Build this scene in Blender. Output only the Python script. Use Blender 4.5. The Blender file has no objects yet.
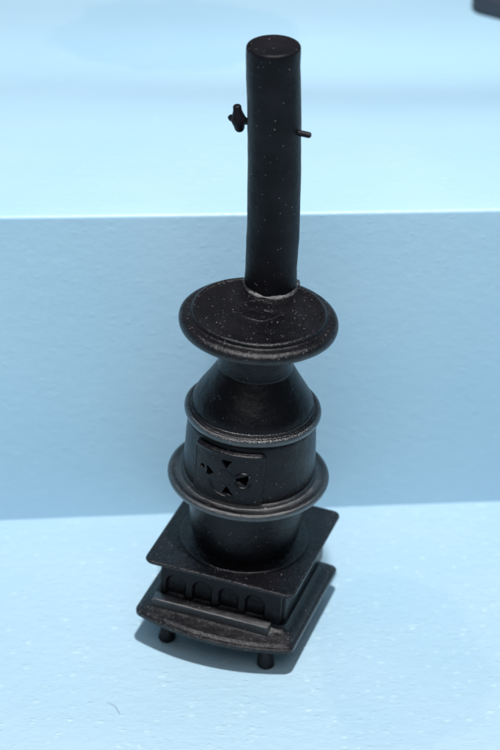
import bpy, bmesh, math, random
from mathutils import Vector, Matrix, noise
random.seed(7)
S = 0.01                                  # every length below is written in centimetres
C = bpy.context.scene.collection
sc = bpy.context.scene

# ------------------------------------------------------------------ camera
E_, D_, ZL = 0.558, 54.93, 6.291
cam_d = bpy.data.cameras.new("camera")
cam = bpy.data.objects.new("camera", cam_d); C.objects.link(cam)
fw = Vector((0, math.cos(E_), -math.sin(E_)))
cam.location = (Vector((0, 0, ZL)) - fw*D_)*S
cam.rotation_euler = (math.pi/2 - E_, 0, 0)
cam_d.sensor_fit = 'VERTICAL'; cam_d.sensor_height = 24.0; cam_d.sensor_width = 16.0
cam_d.lens = 43.0*D_/750*24
cam_d.shift_x = 9.44/750
cam_d.clip_start = 0.01; cam_d.clip_end = 50
cam_d.dof.use_dof = True
cam_d.dof.focus_distance = (D_-0.6)*S
cam_d.dof.aperture_fstop = 10.0
sc.camera = cam

# ------------------------------------------------------------------ world and lamps
w = bpy.data.worlds.new("World"); sc.world = w; w.use_nodes = True
bg = w.node_tree.nodes['Background']
bg.inputs[0].default_value = (0.86, 0.93, 1.0, 1); bg.inputs[1].default_value = 0.13

def area(name, loc, target, sx, sy, power, col):
    l = bpy.data.lights.new(name, 'AREA'); l.shape = 'RECTANGLE'; l.size = sx*S; l.size_y = sy*S
    l.energy = power; l.color = col
    o = bpy.data.objects.new(name, l); C.objects.link(o)
    o.location = Vector(loc)*S
    o.rotation_euler = (Vector(target)-Vector(loc)).to_track_quat('-Z', 'Y').to_euler()
    return o
area("overhead_lamp", (3, -17, 74), (0, 1, 0), 3.6, 3.6, 7.0, (0.985, 0.985, 1.0))
area("front_fill_lamp", (2, -52, 78), (0, 0, 4), 70, 46, 2.1, (0.9, 0.95, 1.0))
sc.view_settings.view_transform = 'Standard'; sc.view_settings.look = 'None'
sc.view_settings.exposure = 0; sc.view_settings.gamma = 1
sc.render.engine = 'CYCLES'

# ------------------------------------------------------------------ materials
def nt(name):
    m = bpy.data.materials.new(name); m.use_nodes = True
    t = m.node_tree; return m, t, t.nodes['Principled BSDF']
def N(t, kind, **kw):
    n = t.nodes.new(kind)
    for k, v in kw.items():
        if k in n.inputs: n.inputs[k].default_value = v
        else: setattr(n, k, v)
    return n
def coords(t):
    tc = N(t, 'ShaderNodeTexCoord'); mp = N(t, 'ShaderNodeMapping')
    mp.inputs['Scale'].default_value = (100, 100, 100)       # one unit = one centimetre
    t.links.new(tc.outputs['Object'], mp.inputs['Vector']); return mp.outputs['Vector']
def ramp(t, fac, a, b, ca=(0, 0, 0, 1), cb=(1, 1, 1, 1)):
    r = N(t, 'ShaderNodeValToRGB'); r.color_ramp.elements[0].position = a; r.color_ramp.elements[1].position = b
    r.color_ramp.elements[0].color = ca; r.color_ramp.elements[1].color = cb
    t.links.new(fac, r.inputs[0]); return r.outputs[0]
def mth(t, op, a, b):
    n = N(t, 'ShaderNodeMath', operation=op)
    for i, v in enumerate((a, b)):
        if isinstance(v, (int, float)): n.inputs[i].default_value = v
        else: t.links.new(v, n.inputs[i])
    return n.outputs[0]

def black_plastic(name, base, r0, r1, dust, bump=0.25, grain=14, spec=.19, coat=0.0):
    m, t, p = nt(name); v = coords(t)
    n1 = N(t, 'ShaderNodeTexNoise', Scale=1.3, Detail=4.0); t.links.new(v, n1.inputs['Vector'])
    n2 = N(t, 'ShaderNodeTexNoise', Scale=float(grain), Detail=5.0, Roughness=0.7); t.links.new(v, n2.inputs['Vector'])
    n3 = N(t, 'ShaderNodeTexNoise', Scale=2.6, Detail=2.0); t.links.new(v, n3.inputs['Vector'])
    # dust motes: rare small voronoi cells of two sizes
    def motes(scale, size, keep):
        vo = N(t, 'ShaderNodeTexVoronoi', Scale=scale); t.links.new(v, vo.inputs['Vector'])
        sep = N(t, 'ShaderNodeSeparateColor'); t.links.new(vo.outputs['Color'], sep.inputs[0])
        near = mth(t, 'LESS_THAN', vo.outputs['Distance'], mth(t, 'MULTIPLY', sep.outputs[1], size))
        return mth(t, 'MULTIPLY', near, mth(t, 'LESS_THAN', sep.outputs[0], keep))
    mo = mth(t, 'MAXIMUM', motes(9.0, 0.20, dust*.6), motes(21.0, 0.34, dust*1.3))
    patch = ramp(t, n3.outputs[0], 0.38, 0.62)
    mo = mth(t, 'MULTIPLY', mo, mth(t, 'ADD', mth(t, 'MULTIPLY', patch, 0.75), 0.25))
    film = ramp(t, n1.outputs[0], 0.35, 0.75, (*base, 1), (base[0]*2.3+.003, base[1]*2.1+.002, base[2]*2.1+.002, 1))
    mix = N(t, 'ShaderNodeMix', data_type='RGBA')
    t.links.new(mo, mix.inputs[0]); t.links.new(film, mix.inputs[6]); mix.inputs[7].default_value = (0.19, 0.18, 0.19, 1)
    t.links.new(mix.outputs[2], p.inputs['Base Color'])
    rr = N(t, 'ShaderNodeMapRange'); rr.inputs[3].default_value = r0; rr.inputs[4].default_value = r1
    t.links.new(n2.outputs[0], rr.inputs[0])
    t.links.new(mth(t, 'ADD', rr.outputs[0], mth(t, 'MULTIPLY', mo, 0.4)), p.inputs['Roughness'])
    b1 = N(t, 'ShaderNodeBump', Strength=bump, Distance=0.0003); t.links.new(n2.outputs[0], b1.inputs['Height'])
    b2 = N(t, 'ShaderNodeBump', Strength=0.25, Distance=0.0012); t.links.new(n3.outputs[0], b2.inputs['Height'])
    b3 = N(t, 'ShaderNodeBump', Strength=0.5, Distance=0.0002); t.links.new(mo, b3.inputs['Height'])
    t.links.new(b1.outputs[0], b2.inputs['Normal']); t.links.new(b2.outputs[0], b3.inputs['Normal'])
    t.links.new(b3.outputs[0], p.inputs['Normal'])
    p.inputs['Specular IOR Level'].default_value = spec
    p.inputs['Coat Weight'].default_value = coat; p.inputs['Coat Roughness'].default_value = 0.20
    t.links.new(b2.outputs[0], p.inputs['Coat Normal'])
    return m
M_BODY = black_plastic('black_plastic', (0.0022, 0.0024, 0.0036), 0.20, 0.38, 0.05, 0.40, spec=.24)
M_DUSTY = black_plastic('dusty_black_plastic', (0.0016, 0.0016, 0.0026), 0.19, 0.38, 0.14, 0.7, spec=.34, coat=.22)
M_PIPE = black_plastic('pipe_plastic', (0.0022, 0.0026, 0.0040), 0.34, 0.52, 0.05, 0.35)
M_ROUGH = black_plastic('rough_black_plastic', (0.0020, 0.0020, 0.0030), 0.15, 0.30, 0.05, 0.8, 20, .95, .7)

def foam(name, base, seed, ridge=1.0, shade_patches=()):
    m, t, p = nt(name); v0 = coords(t)
    mp = N(t, 'ShaderNodeMapping'); mp.inputs['Location'].default_value = (seed, seed*2, 0)
    mp.inputs['Scale'].default_value = (0.75, 1.25, 1.0); t.links.new(v0, mp.inputs['Vector']); v = mp.outputs[0]
    big = N(t, 'ShaderNodeTexNoise', Scale=0.22, Detail=3.0); t.links.new(v, big.inputs['Vector'])
    warp = N(t, 'ShaderNodeTexNoise', Scale=3.0, Detail=3.0); t.links.new(v, warp.inputs['Vector'])
    add = N(t, 'ShaderNodeVectorMath', operation='MULTIPLY_ADD'); add.inputs[1].default_value = (.22, .22, .22)
    t.links.new(warp.outputs['Color'], add.inputs[0]); t.links.new(v, add.inputs[2])
    vo = N(t, 'ShaderNodeTexVoronoi', Scale=3.6, feature='SMOOTH_F1'); vo.inputs['Smoothness'].default_value = 0.6
    t.links.new(add.outputs[0], vo.inputs['Vector'])
    fine = N(t, 'ShaderNodeTexNoise', Scale=9.0, Detail=5.0, Roughness=0.65); t.links.new(v, fine.inputs['Vector'])
    c = ramp(t, big.outputs[0], 0.3, 0.7, (base[0]*0.96, base[1]*0.98, base[2]*0.99, 1), (base[0]*1.05, base[1]*1.02, base[2]*1.01, 1))
    mx = N(t, 'ShaderNodeMix', data_type='RGBA'); t.links.new(c, mx.inputs[6])     # glints on the bumpy foam, put into the colour as pale flecks
    mx.inputs[7].default_value = (min(1, base[0]*1.45), min(1, base[1]*1.3), min(1, base[2]*1.12), 1)
    fl = N(t, 'ShaderNodeTexVoronoi', Scale=4.4); t.links.new(add.outputs[0], fl.inputs['Vector'])
    fs = N(t, 'ShaderNodeSeparateColor'); t.links.new(fl.outputs['Color'], fs.inputs[0])
    fk = mth(t, 'MULTIPLY', ramp(t, fl.outputs['Distance'], 0.06, 0.30, (1, 1, 1, 1), (0, 0, 0, 1)), mth(t, 'MULTIPLY', mth(t, 'GREATER_THAN', fs.outputs[0], 0.35), fs.outputs[1]))
    t.links.new(mth(t, 'MULTIPLY', fk, ridge*.75), mx.inputs[0])
    col = mx.outputs[2]
    for (sx, sy, rx, ry, amt) in shade_patches:                   # faint shade on ledge and floor, put into the foam colour as ragged patches
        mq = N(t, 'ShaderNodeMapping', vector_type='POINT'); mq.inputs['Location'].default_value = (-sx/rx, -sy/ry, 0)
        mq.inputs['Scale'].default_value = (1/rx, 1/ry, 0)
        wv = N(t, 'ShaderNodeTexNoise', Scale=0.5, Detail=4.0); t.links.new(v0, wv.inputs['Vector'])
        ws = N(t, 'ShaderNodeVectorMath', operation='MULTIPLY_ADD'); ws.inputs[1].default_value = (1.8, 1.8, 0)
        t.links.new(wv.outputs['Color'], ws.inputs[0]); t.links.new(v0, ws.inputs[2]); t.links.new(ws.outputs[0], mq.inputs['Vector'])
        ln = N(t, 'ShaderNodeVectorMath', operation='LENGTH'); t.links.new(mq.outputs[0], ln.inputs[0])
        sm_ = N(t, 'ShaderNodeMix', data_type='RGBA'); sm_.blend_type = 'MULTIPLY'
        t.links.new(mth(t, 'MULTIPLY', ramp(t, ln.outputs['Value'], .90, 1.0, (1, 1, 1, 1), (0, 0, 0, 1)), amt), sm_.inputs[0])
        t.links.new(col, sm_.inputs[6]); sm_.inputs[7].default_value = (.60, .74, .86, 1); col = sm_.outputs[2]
    t.links.new(col, p.inputs['Base Color'])
    rr = N(t, 'ShaderNodeMapRange'); rr.inputs[3].default_value = 0.25; rr.inputs[4].default_value = 0.5
    t.links.new(fine.outputs[0], rr.inputs[0]); t.links.new(rr.outputs[0], p.inputs['Roughness'])
    p.inputs['Specular IOR Level'].default_value = 0.4
    b0 = N(t, 'ShaderNodeBump', Strength=0.30*ridge, Distance=0.0006); t.links.new(vo.outputs['Distance'], b0.inputs['Height'])
    pv = N(t, 'ShaderNodeTexVoronoi', Scale=4.2); t.links.new(add.outputs[0], pv.inputs['Vector'])
    ps = N(t, 'ShaderNodeSeparateColor'); t.links.new(pv.outputs['Color'], ps.inputs[0])
    pim = mth(t, 'MULTIPLY', ramp(t, pv.outputs['Distance'], 0.05, 0.30, (1, 1, 1, 1), (0, 0, 0, 1)), mth(t, 'GREATER_THAN', ps.outputs[0], 0.45))
    bp = N(t, 'ShaderNodeBump', Strength=0.35*ridge, Distance=0.0004); t.links.new(pim, bp.inputs['Height'])
    t.links.new(b0.outputs[0], bp.inputs['Normal'])
    b1 = N(t, 'ShaderNodeBump', Strength=0.45*ridge, Distance=0.0006); t.links.new(fine.outputs[0], b1.inputs['Height'])
    t.links.new(bp.outputs[0], b1.inputs['Normal']); t.links.new(b1.outputs[0], p.inputs['Normal'])
    return m
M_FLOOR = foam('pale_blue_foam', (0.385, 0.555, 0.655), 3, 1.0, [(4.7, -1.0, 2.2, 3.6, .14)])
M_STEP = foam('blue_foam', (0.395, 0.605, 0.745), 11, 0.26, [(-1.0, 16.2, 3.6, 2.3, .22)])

# ------------------------------------------------------------------ mesh helpers
def link(name, bm, mat, parent=None, sharp=38, world=False):
    if world:                                      # shape written in world space, stored in the stove's space
        bm.transform(ROOT_INV)
    bmesh.ops.recalc_face_normals(bm, faces=bm.faces)
    bm.transform(Matrix.Scale(S, 4))
    me = bpy.data.meshes.new(name); bm.to_mesh(me); bm.free()
    me.polygons.foreach_set('use_smooth', [True]*len(me.polygons))
    me.set_sharp_from_angle(angle=math.radians(sharp))
    me.materials.append(mat)
    o = bpy.data.objects.new(name, me); C.objects.link(o)
    if parent: o.parent = parent
    return o
def loft(bm, rings, cap0=True, cap1=True, close=True):
    R = [[bm.verts.new(p) for p in r] for r in rings]
    n = len(R[0])
    for a, b in zip(R, R[1:]):
        for i in range(n if close else n-1):
            j = (i+1) % n
            bm.faces.new((a[i], a[j], b[j], b[i]))
    if cap0: bm.faces.new(list(reversed(R[0])))
    if cap1: bm.faces.new(R[-1])
    return R
def smooth_profile(pts, it=2):                      # Chaikin rounding of an open profile
    for _ in range(it):
        q = [pts[0]]
        for a, b in zip(pts, pts[1:]):
            q.append((a[0]*.75+b[0]*.25, a[1]*.75+b[1]*.25)); q.append((a[0]*.25+b[0]*.75, a[1]*.25+b[1]*.75))
        q.append(pts[-1]); pts = q
    return pts
def lathe(prof, n=128, wob=0.012, seed=0.0, cx=0, cy=0, it=2):
    bm = bmesh.new(); rings = []
    for r, z in smooth_profile(prof, it):
        ring = []
        for i in range(n):
            a = 2*math.pi*i/n
            k = noise.noise(Vector((math.cos(a)*1.2+seed, math.sin(a)*1.2, z*0.8)))*wob
            kz = noise.noise(Vector((math.cos(a)*1.1, math.sin(a)*1.1+seed, r*2+5)))*wob
            ring.append((cx+(r+k)*math.cos(a), cy+(r+k)*math.sin(a), z+kz))
        rings.append(ring)
    loft(bm, rings); return bm
def outline(h, rad, bow=0.0, n_side=18, n_c=8, hy=None, flare=0.0):
    """rounded square, anticlockwise from front left; the front side bows outwards"""
    hy = hy or h; pts = []
    cs = [(h-rad, -(hy-rad), -90), (h-rad, hy-rad, 0), (-(h-rad), hy-rad, 90), (-(h-rad), -(hy-rad), 180)]
    for k, (cx, cy, a0) in enumerate(cs):
        arc = [(cx+rad*math.cos(math.radians(a0+90*i/n_c)), cy+rad*math.sin(math.radians(a0+90*i/n_c))) for i in range(n_c+1)]
        nx, ny, a1 = cs[(k+1) % 4]
        nxt = (nx+rad*math.cos(math.radians(a1)), ny+rad*math.sin(math.radians(a1)))
        pts += arc
        l = arc[-1]
        pts += [(l[0]+(nxt[0]-l[0])*i/n_side, l[1]+(nxt[1]-l[1])*i/n_side) for i in range(1, n_side)]
    out = []
    for x, y in pts:
        f = max(0.0, -y/hy)
        y2 = y-bow*max(0, 1-(x/h)**2)*(f if f > .5 else 0)
        out.append((x, y2))
    return out
def slab(levels, n_side=18):
    """levels: (z, half, corner radius, bow, half in y)"""
    bm = bmesh.new()
    rings = [[(x, y, z) for x, y in outline(h, r, b, hy=hy, n_side=n_side)] for z, h, r, b, hy in levels]
    loft(bm, rings); return bm
def tube(bm, pts, rads, n=16):
    rings = []
    for i, p in enumerate(pts):
        p = Vector(p)
        d = (Vector(pts[min(i+1, len(pts)-1)])-Vector(pts[max(i-1, 0)])).normalized()
        u = d.cross(Vector((0, 0, 1)))
        if u.length < 1e-3: u = Vector((1, 0, 0))
        u.normalize(); v = d.cross(u)
        rings.append([p+(u*math.cos(2*math.pi*k/n)+v*math.sin(2*math.pi*k/n))*rads[i] for k in range(n)])
    loft(bm, rings)
def tag(o, label, cat): o['label'] = label; o['category'] = cat; return o

# ------------------------------------------------------------------ the setting: foam floor and foam step
def wave(x, y, s, a): return a*noise.noise(Vector((x*s, y*s, 3.7)))
bm = bmesh.new()
nx, ny = 90, 70
xs = [-45+90*i/nx for i in range(nx+1)]; ys = [-45+(45+6.0)*j/ny for j in range(ny+1)]
FL = -0.60
rows = [[(x, y, FL+wave(x, y, .22, .03)*min(1, max(0, (math.hypot(x, y)-3)/3))) for x in xs] for y in ys]
loft(bm, rows, False, False, close=False)
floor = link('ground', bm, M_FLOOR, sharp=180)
floor['kind'] = 'structure'

bm = bmesh.new()
def riser_y(x, z):
    t = min(1, (z-FL)/8.5)
    lo = 4.27+0.066*x; hi = 4.27+0.030*x
    return lo+(hi-lo)*t + 0.05*noise.noise(Vector((x*.15, z*.2, 1)))
H = 8.26
prof = [(None, -0.4), (None, 0.0)]+[(None, z*.5) for z in range(1, 18)]
rows = []
for x in [-45+90*i/180 for i in range(181)]:
    row = []
    for z in [FL-0.4]+[FL+(H-.1-FL)*k/19 for k in range(20)]: row.append((x, riser_y(x, z), z))
    r = 0.09; y0 = riser_y(x, H-.1)
    for k in range(9):
        a = math.pi/2*k/8
        row.append((x, y0+r*(1-math.cos(a)), H-r+r*math.sin(a)))
    for k in range(1, 60):
        y = y0+r+k*0.55
        # added dip: its slopes turn from the lamp to give a shade band
        d = -0.42*math.exp(-((y-12.8)/1.7)**2)*(0.45+0.55/(1+math.exp(-(x+2)/1.2)))
        d += wave(x, y, .16, .06)
        row.append((x, y, H+d*min(1, (y-y0)/3)))
    rows.append(row)
RV = loft(bm, rows, False, False, close=False)
# close the block behind so that it is a solid step
L = len(rows[0]); n = len(rows)
back = [bm.verts.new((r[-1][0], r[-1][1], FL-0.4)) for r in rows]
for i in range(n-1):
    a = RV[i][-1]; b = RV[i+1][-1]
    bm.faces.new((a, b, back[i+1], back[i]))
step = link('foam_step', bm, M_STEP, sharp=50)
tag(step, 'smooth blue foam step rising straight up behind the black stove', 'foam block')

# ------------------------------------------------------------------ the stove
LEAN, YAW = 0.053, -0.34
root = bpy.data.objects.new('pot_bellied_stove', None); C.objects.link(root)
root.empty_display_size = 0.02
ROOT = Matrix.Rotation(LEAN, 4, 'Y') @ Matrix.Rotation(YAW, 4, 'Z')
ROOT_INV = ROOT.inverted()
root.rotation_euler = ROOT.to_euler()
tag(root, 'miniature black pot-bellied stove with tall stovepipe standing on pale blue foam', 'stove')

# hearth plate: a moulded skirt that flares to a thin bowed edge
def shift(b, x, y, z=0): b.transform(Matrix.Translation((x, y, z))); return b
link('hearth_plate', shift(slab([
    (0.13, 1.60, .22, .20, 1.45), (0.10, 1.80, .25, .32, 1.62), (0.12, 1.95, .20, .38, 1.76),
    (0.18, 2.01, .16, .40, 1.82), (0.27, 2.01, .16, .40, 1.82), (0.305, 1.985, .16, .39, 1.80), (0.31, 1.95, .16, .38, 1.77),
    (0.33, 1.935, .17, .37, 1.755), (0.37, 1.91, .18, .35, 1.73),
    (0.40, 1.82, .20, .20, 1.60), (0.43, 1.73, .20, .06, 1.48), (0.50, 1.68, .18, .0, 1.42), (0.60, 1.66, .16, 0, 1.40)]), 0, -.25), M_DUSTY, root, 30)
# box
def sm(a, b, x):
    t = max(0, min(1, (x-a)/(b-a))); return t*t*(3-2*t)
box = link('base_box', shift(slab([(0.48, 1.60, .10, 0, 1.53), (1.20, 1.60, .10, 0, 1.53), (1.52, 1.60, .10, 0, 1.53), (1.60, 1.64, .12, 0, 1.56)]), 0, .065), M_BODY, root, 30)
bm = bmesh.new(); rows = []; NU, NV = 300, 90
def arch_h(x, z):
    d = 9
    for cx in (-1.14, -0.47, 0.20, 0.87):
        hw = 0.235; zc = 1.00
        e = abs(x-cx)-hw if z < zc else math.hypot(x-cx, z-zc)-hw
        d = min(d, max(e, .62-z))
    h = .10*sm(-.04, .03, d)
    h += .02*sm(.05, .02, abs(z-1.50))                                   # thin bead under the top plate
    return h
for j in range(NV+1):
    z = .52+(1.57-.52)*j/NV
    rows.append([(-1.52+3.04*i/NU, -1.515-arch_h(-1.52+3.04*i/NU, z), z) for i in range(NU+1)])
G = loft(bm, rows, False, False, close=False)
for sd in (0, -1):                                                        # returns at both ends
    e = [bm.verts.new((g[sd].co.x, -1.40, g[sd].co.z)) for g in G]
    for i in range(NV): bm.faces.new((G[i][sd], G[i+1][sd], e[i+1], e[i]))
link('arched_front', bm, M_BODY, root, 60)
# small ledge bar in front of the arches
link('ash_ledge', shift(slab([(0.36, 1.46, .03, 0, 0.15), (0.60, 1.48, .03, 0, 0.165), (0.64, 1.47, .03, 0, 0.155), (0.655, 1.44, .02, 0, 0.13)]), -.14, -1.77), M_ROUGH, root, 30)
# plate on top of the box
link('base_top_plate', slab([
    (1.56, 1.66, .14, 0, 1.66), (1.585, 1.80, .18, 0, 1.80), (1.615, 1.875, .20, 0, 1.875), (1.66, 1.895, .21, 0, 1.895),
    (1.695, 1.885, .21, 0, 1.885), (1.71, 1.855, .20, 0, 1.855), (1.705, 1.80, .2, 0, 1.80)]), M_DUSTY, root, 40)
# legs, each as long as the leaning plate needs to reach the foam
for sx, sy in ((-1, -1), (1, -1), (-1, 1), (1, 1)):
    lx, ly = 1.28*sx, ((-1.60 if sx < 0 else -1.76) if sy < 0 else 1.2)
    p = ROOT @ Vector((lx, ly, 0))
    foot = (FL-p.z)/(ROOT @ Vector((0, 0, 1))).z
    bm = bmesh.new(); rings = []
    for f, rr_, off in ((0, .19, .02), (.05, .215, .02), (.18, .205, .01), (.35, .185, 0), (.6, .20, 0), (.8, .25, .01), (1, .32, .02)):
        z = foot+(0.22-foot)*f
        rings.append([(lx+sx*off+rr_*math.cos(a), ly+sy*off+rr_*math.sin(a), z) for a in [2*math.pi*k/20 for k in range(20)]])
    loft(bm, rings)
    link('leg', bm, M_BODY, root)
# round foot ring and fire pot below the lower band
link('foot_ring', lathe([(1.30, 1.68), (1.58, 1.68), (1.58, 1.73), (1.54, 1.755), (1.40, 1.76), (1.15, 1.78)], seed=1), M_DUSTY, root)
link('fire_pot', lathe([(1.10, 1.70), (1.22, 1.76), (1.27, 1.86), (1.33, 2.15), (1.385, 2.6), (1.42, 3.0), (1.44, 3.45), (1.2, 3.5)], seed=2), M_BODY, root)
link('lower_band', lathe([(1.36, 3.38), (1.60, 3.40), (1.80, 3.43), (1.90, 3.45), (1.935, 3.51), (1.93, 3.59), (1.88, 3.64), (1.82, 3.635), (1.75, 3.60), (1.66, 3.60), (1.60, 3.62), (1.58, 3.68), (1.5, 3.76)], seed=3, wob=.02), M_ROUGH, root)
bb = lathe([(1.40, 3.55), (1.565, 3.72), (1.575, 3.95), (1.57, 4.1), (1.56, 4.3), (1.555, 4.5), (1.545, 4.7), (1.535, 4.85), (1.525, 5.0), (1.515, 5.25), (1.40, 5.35)], seed=4)
gone = []                                            # opening behind the air holes of the door
for f in bb.faces:
    c = f.calc_center_median(); a = math.atan2(c.x, -c.y)
    if -.50 < a < .44 and 3.92 < c.z < 4.95 and len(f.verts) == 4: gone.append(f)
bmesh.ops.delete(bb, geom=gone, context='FACES')
barrel = link('barrel', bb, M_BODY, root)
link('upper_band', lathe([(1.40, 5.26), (1.50, 5.27), (1.58, 5.30), (1.62, 5.36), (1.615, 5.45), (1.57, 5.50), (1.52, 5.495), (1.47, 5.46), (1.45, 5.47), (1.44, 5.54), (1.41, 5.58), (1.36, 5.58), (1.30, 5.56)], seed=5, wob=.018), M_ROUGH, root)
link('shoulder', lathe([(1.42, 5.46), (1.43, 5.60), (1.38, 5.76), (1.24, 5.98), (1.10, 6.20), (.98, 6.40), (.90, 6.54), (.86, 6.62), (.86, 6.64)], seed=6, wob=.02), M_BODY, root)
link('neck', lathe([(.84, 6.50), (.885, 6.60), (.87, 6.66), (.85, 6.8), (.85, 7.4), (.95, 7.72), (.8, 7.8)], seed=7, wob=.02), M_BODY, root)
link('lid', lathe([(.7, 7.58), (1.2, 7.58), (1.70, 7.60), (1.82, 7.66), (1.85, 7.76), (1.83, 7.86), (1.75, 7.93), (1.60, 7.94), (1.565, 7.965),
                   (1.56, 8.03), (1.53, 8.065), (1.46, 8.075), (1.42, 8.045), (1.30, 8.04), (.80, 8.05), (.50, 8.055), (.46, 8.075), (.42, 8.055), (.1, 8.06)],
                  n=160, seed=8, wob=.03), M_DUSTY, root)

# door: one moulded plate with four wedge-shaped air holes round a disc
DZ0, DZ1, DW = 3.72, 5.14, 0.93
def sm(a, b, x):
    t = max(0, min(1, (x-a)/(b-a))); return t*t*(3-2*t)
def tri_sd(x, y, cx, cy, ang, s):
    """signed distance-like value to a small wedge pointing to the centre"""
    dx, dy = x-cx, y-cy
    u = dx*math.cos(ang)+dy*math.sin(ang); v = -dx*math.sin(ang)+dy*math.cos(ang)
    return max(u-s*.62, (-u*.55+abs(v)*.84*1.1)-s*.42) if False else max(u-s*.6, abs(v)*.88-(u+s*.75)*.52)
DA = -0.03                                           # door centre angle off the front
def door_pt(u, zz, h):
    R = 1.55+h
    a = -math.pi/2+DA+u/1.60
    return (R*math.cos(a), R*math.sin(a), zz)
holes = [(0.0, .37, math.pi/2, .15), (-.39, .02, math.pi, .15), (.40, -.02, 0, .19), (.05, -.37, -math.pi/2, .15)]
def door_h(u, vv):
    hh = (DZ1-DZ0)/2
    qx, qy = abs(u)-DW+.14, abs(vv)-hh+.14
    d = math.hypot(max(qx, 0), max(qy, 0))+min(max(qx, qy), 0)-.14        # rounded rectangle
    h = -0.10+0.185*sm(0.045, -0.05, d)+.012*sm(.05, .0, abs(d+.07))
    h += 0.022*sm(.08, .02, abs(vv-(hh-.085)))*sm(DW-.02, DW-.2, abs(u))    # bead along the top edge
    rr = math.hypot(u, vv)
    h += 0.012*sm(.20, .18, rr)
    # curled flash left round the cast holes
    h += 0.035*sm(.035, .0, abs(math.hypot(u-.0, vv+.10)-.42))*sm(-.15, -.25, vv)*sm(.14, .0, u)
    h += 0.035*sm(.035, .0, abs(math.hypot(u-.42, vv+.02)-.20))*sm(.04, .12, abs(vv+.02))
    for cx, cy, an, s in holes:
        t = tri_sd(u, vv, cx, cy, an, s)+.035*noise.noise(Vector((u*7+cx*9, vv*7, 4.2)))
        h -= 0.42*sm(.012, -.03, t)
    h -= 0.25*sm(.06, .03, math.hypot(u+.62, vv-.08))
    return h
bm = bmesh.new(); NU, NV = 240, 200; rows = []
for j in range(NV+1):
    z = DZ0-.06+(DZ1-DZ0+.12)*j/NV
    vv = z-(DZ0+DZ1)/2
    rows.append([door_pt(-DW-.06+(2*DW+.12)*i/NU, z, door_h(-DW-.06+(2*DW+.12)*i/NU, vv)) for i in range(NU+1)])
loft(bm, rows, False, False, close=False)
link('fire_door', bm, M_BODY, root, 60)
# stovepipe, bent upright while the stove leans
base = ROOT @ Vector((-0.138, 1.20, 8.04))
PL = 6.08; PR = .606
top = base+Vector((0.03, 0.0, PL))
def pipe_axis(f):
    p = base.lerp(top, f); return p+Vector((.07*math.sin(math.pi*min(1, f*1.1))*0.8-.0, 0, 0))
bm = bmesh.new(); rings = []
lv = [(-.03/PL, PR*.9), (0, PR)]+[(k/24, PR+(0.012*noise.noise(Vector((k*.7, 0, 0))))) for k in range(1, 24)]
lv += [(1-.10/PL, PR), (1-.05/PL, PR*.992), (1-.02/PL, PR*.965), (1-.004/PL, PR*.92), (1, PR*.86), (1-.004/PL, PR*.80), (1-.022/PL, PR*.74), (1-.03/PL, PR*.60), (1-.03/PL, PR*.3)]
for f, r in lv:
    c = pipe_axis(f)
    rings.append([(c.x+(r+.012*noise.noise(Vector((math.cos(a), math.sin(a), f*6))))*math.cos(a), c.y+(r+.012*noise.noise(Vector((math.cos(a), math.sin(a)+4, f*6))))*math.sin(a), c.z)
                  for a in [2*math.pi*k/72 for k in range(72)]])
loft(bm, rings)
pipe = link('stovepipe', bm, M_PIPE, root, 45, world=True)
# uneven squeezed collar where the pipe is glued on
bm = bmesh.new(); rings = []
for r, z in smooth_profile([(.52, -.06), (.64, -.05), (.68, .0), (.665, .05), (.62, .08), (.58, .10)]):
    ring = []
    for k in range(96):
        a = 2*math.pi*k/96
        e = .05*noise.noise(Vector((math.cos(a)*2.2, math.sin(a)*2.2, 2.0)))+.022*noise.noise(Vector((math.cos(a)*6, math.sin(a)*6, 8)))
        rr_ = r+e*(1 if r > .6 else .2)
        ring.append((base.x+rr_*math.cos(a)+.01, base.y+rr_*math.sin(a), base.z+z+.07*math.cos(a+.6)*(-.6)+e*.5))
    rings.append(ring)
loft(bm, rings)
link('pipe_collar', bm, M_ROUGH, pipe, 40, world=True)
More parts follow.
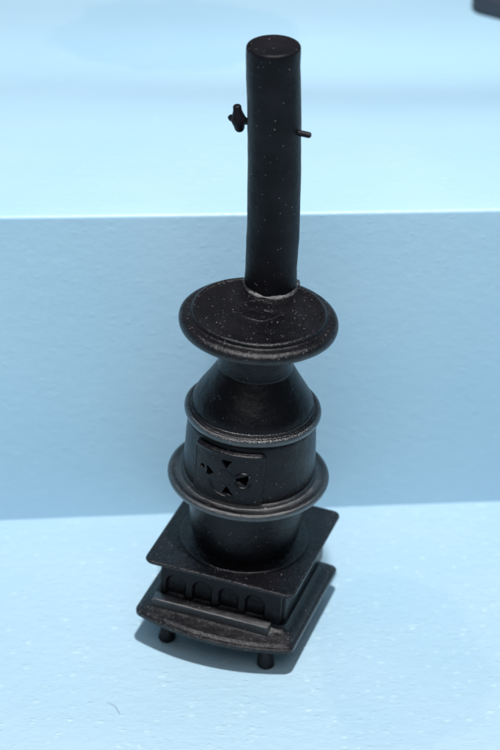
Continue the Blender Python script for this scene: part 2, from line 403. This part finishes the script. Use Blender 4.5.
# damper shaft through the pipe with its tee handle
hd = Vector((math.cos(math.radians(-27)), math.sin(math.radians(-27)), 0))
hc = pipe_axis(.67)
zc = Vector((0, 0, 0))
bm = bmesh.new()
tube(bm, [hc-hd*.78, hc-hd*.6], [.085, .08])
tube(bm, [hc+hd*.5, hc+hd*.60+zc, hc+hd*.86, hc+hd*.90], [.08, .07, .07, .05])
link('damper_shaft', bm, M_PIPE, pipe, 40, world=True)
bm = bmesh.new()
q = hc-hd*.90
tl = Vector((-.10, 0, .99))
pts = [q+tl*s for s in (-.30, -.29, -.24, -.15, -.05, 0, .05, .15, .24, .33, .36, .365)]
tube(bm, pts, [.03, .075, .11, .13, .165, .175, .165, .125, .10, .095, .07, .03], 20)
tube(bm, [q-hd*.26, q-hd*.22, q-hd*.1, q+hd*.15], [.03, .07, .11, .10])
link('damper_handle', bm, M_PIPE, pipe, 60, world=True)

# ------------------------------------------------------------------ things at the edges of the picture
def img_ray(px, py, z):
    """where the sight line of a picture point meets height z: used once to find real positions"""
    f = 43*D_; r = Vector((1, 0, 0)); u = r.cross(fw)
    d = fw*f+r*(px-240.56)+u*(375-py)
    c = Vector((0, 0, ZL))-fw*D_
    return c+d*((z-c.z)/d.z)
P = img_ray(466, 12, H)
m, t, p = nt('dark_grey_plastic'); p.inputs['Base Color'].default_value = (0.025, 0.035, 0.05, 1); p.inputs['Roughness'].default_value = .5
M_DARK = m
m, t, p = nt('dull_pink_plastic'); p.inputs['Base Color'].default_value = (0.42, 0.30, 0.33, 1); p.inputs['Roughness'].default_value = .5
M_PINK = m
TH = math.radians(-33)
P = P+Vector((.98*math.cos(TH)-1.08*math.sin(TH), .98*math.sin(TH)+1.08*math.cos(TH), 0))
blk = bpy.data.objects.new('toy_block', None); C.objects.link(blk); blk.location = P*S
blk.rotation_euler = (0, 0, TH)
tag(blk, 'dark blurred miniature with a dull pink top, cut off by the upper right corner', 'miniature')
link('block_body', slab([(0, .88, .45, 0, 1.0), (.1, .98, .5, 0, 1.1), (.4, 1.0, .5, 0, 1.1), (.52, .95, .48, 0, 1.05), (.60, .82, .4, 0, .9)]), M_DARK, blk)
link('block_top', slab([(.58, .66, .2, 0, .8), (.72, .66, .2, 0, .8), (.78, .6, .2, 0, .75)]), M_PINK, blk)

# one short dark hair lying on the foam in front
a = img_ray(107, 702, FL+.03); b = img_ray(120, 714, FL+.03)
bm = bmesh.new()
mid = (a+b)/2+Vector((.04, .05, .03))
tube(bm, [a, a.lerp(mid, .5)+Vector((0, .02, 0)), mid, b.lerp(mid, .5), b], [.0025, .003, .004, .004, .0025], 8)
m, t, p = nt('dark_hair'); p.inputs['Base Color'].default_value = (0.25, 0.25, 0.27, 1)
h = link('hair', bm, m)
tag(h, 'tiny curved hair lying on the pale foam left of and in front of the stove', 'hair')
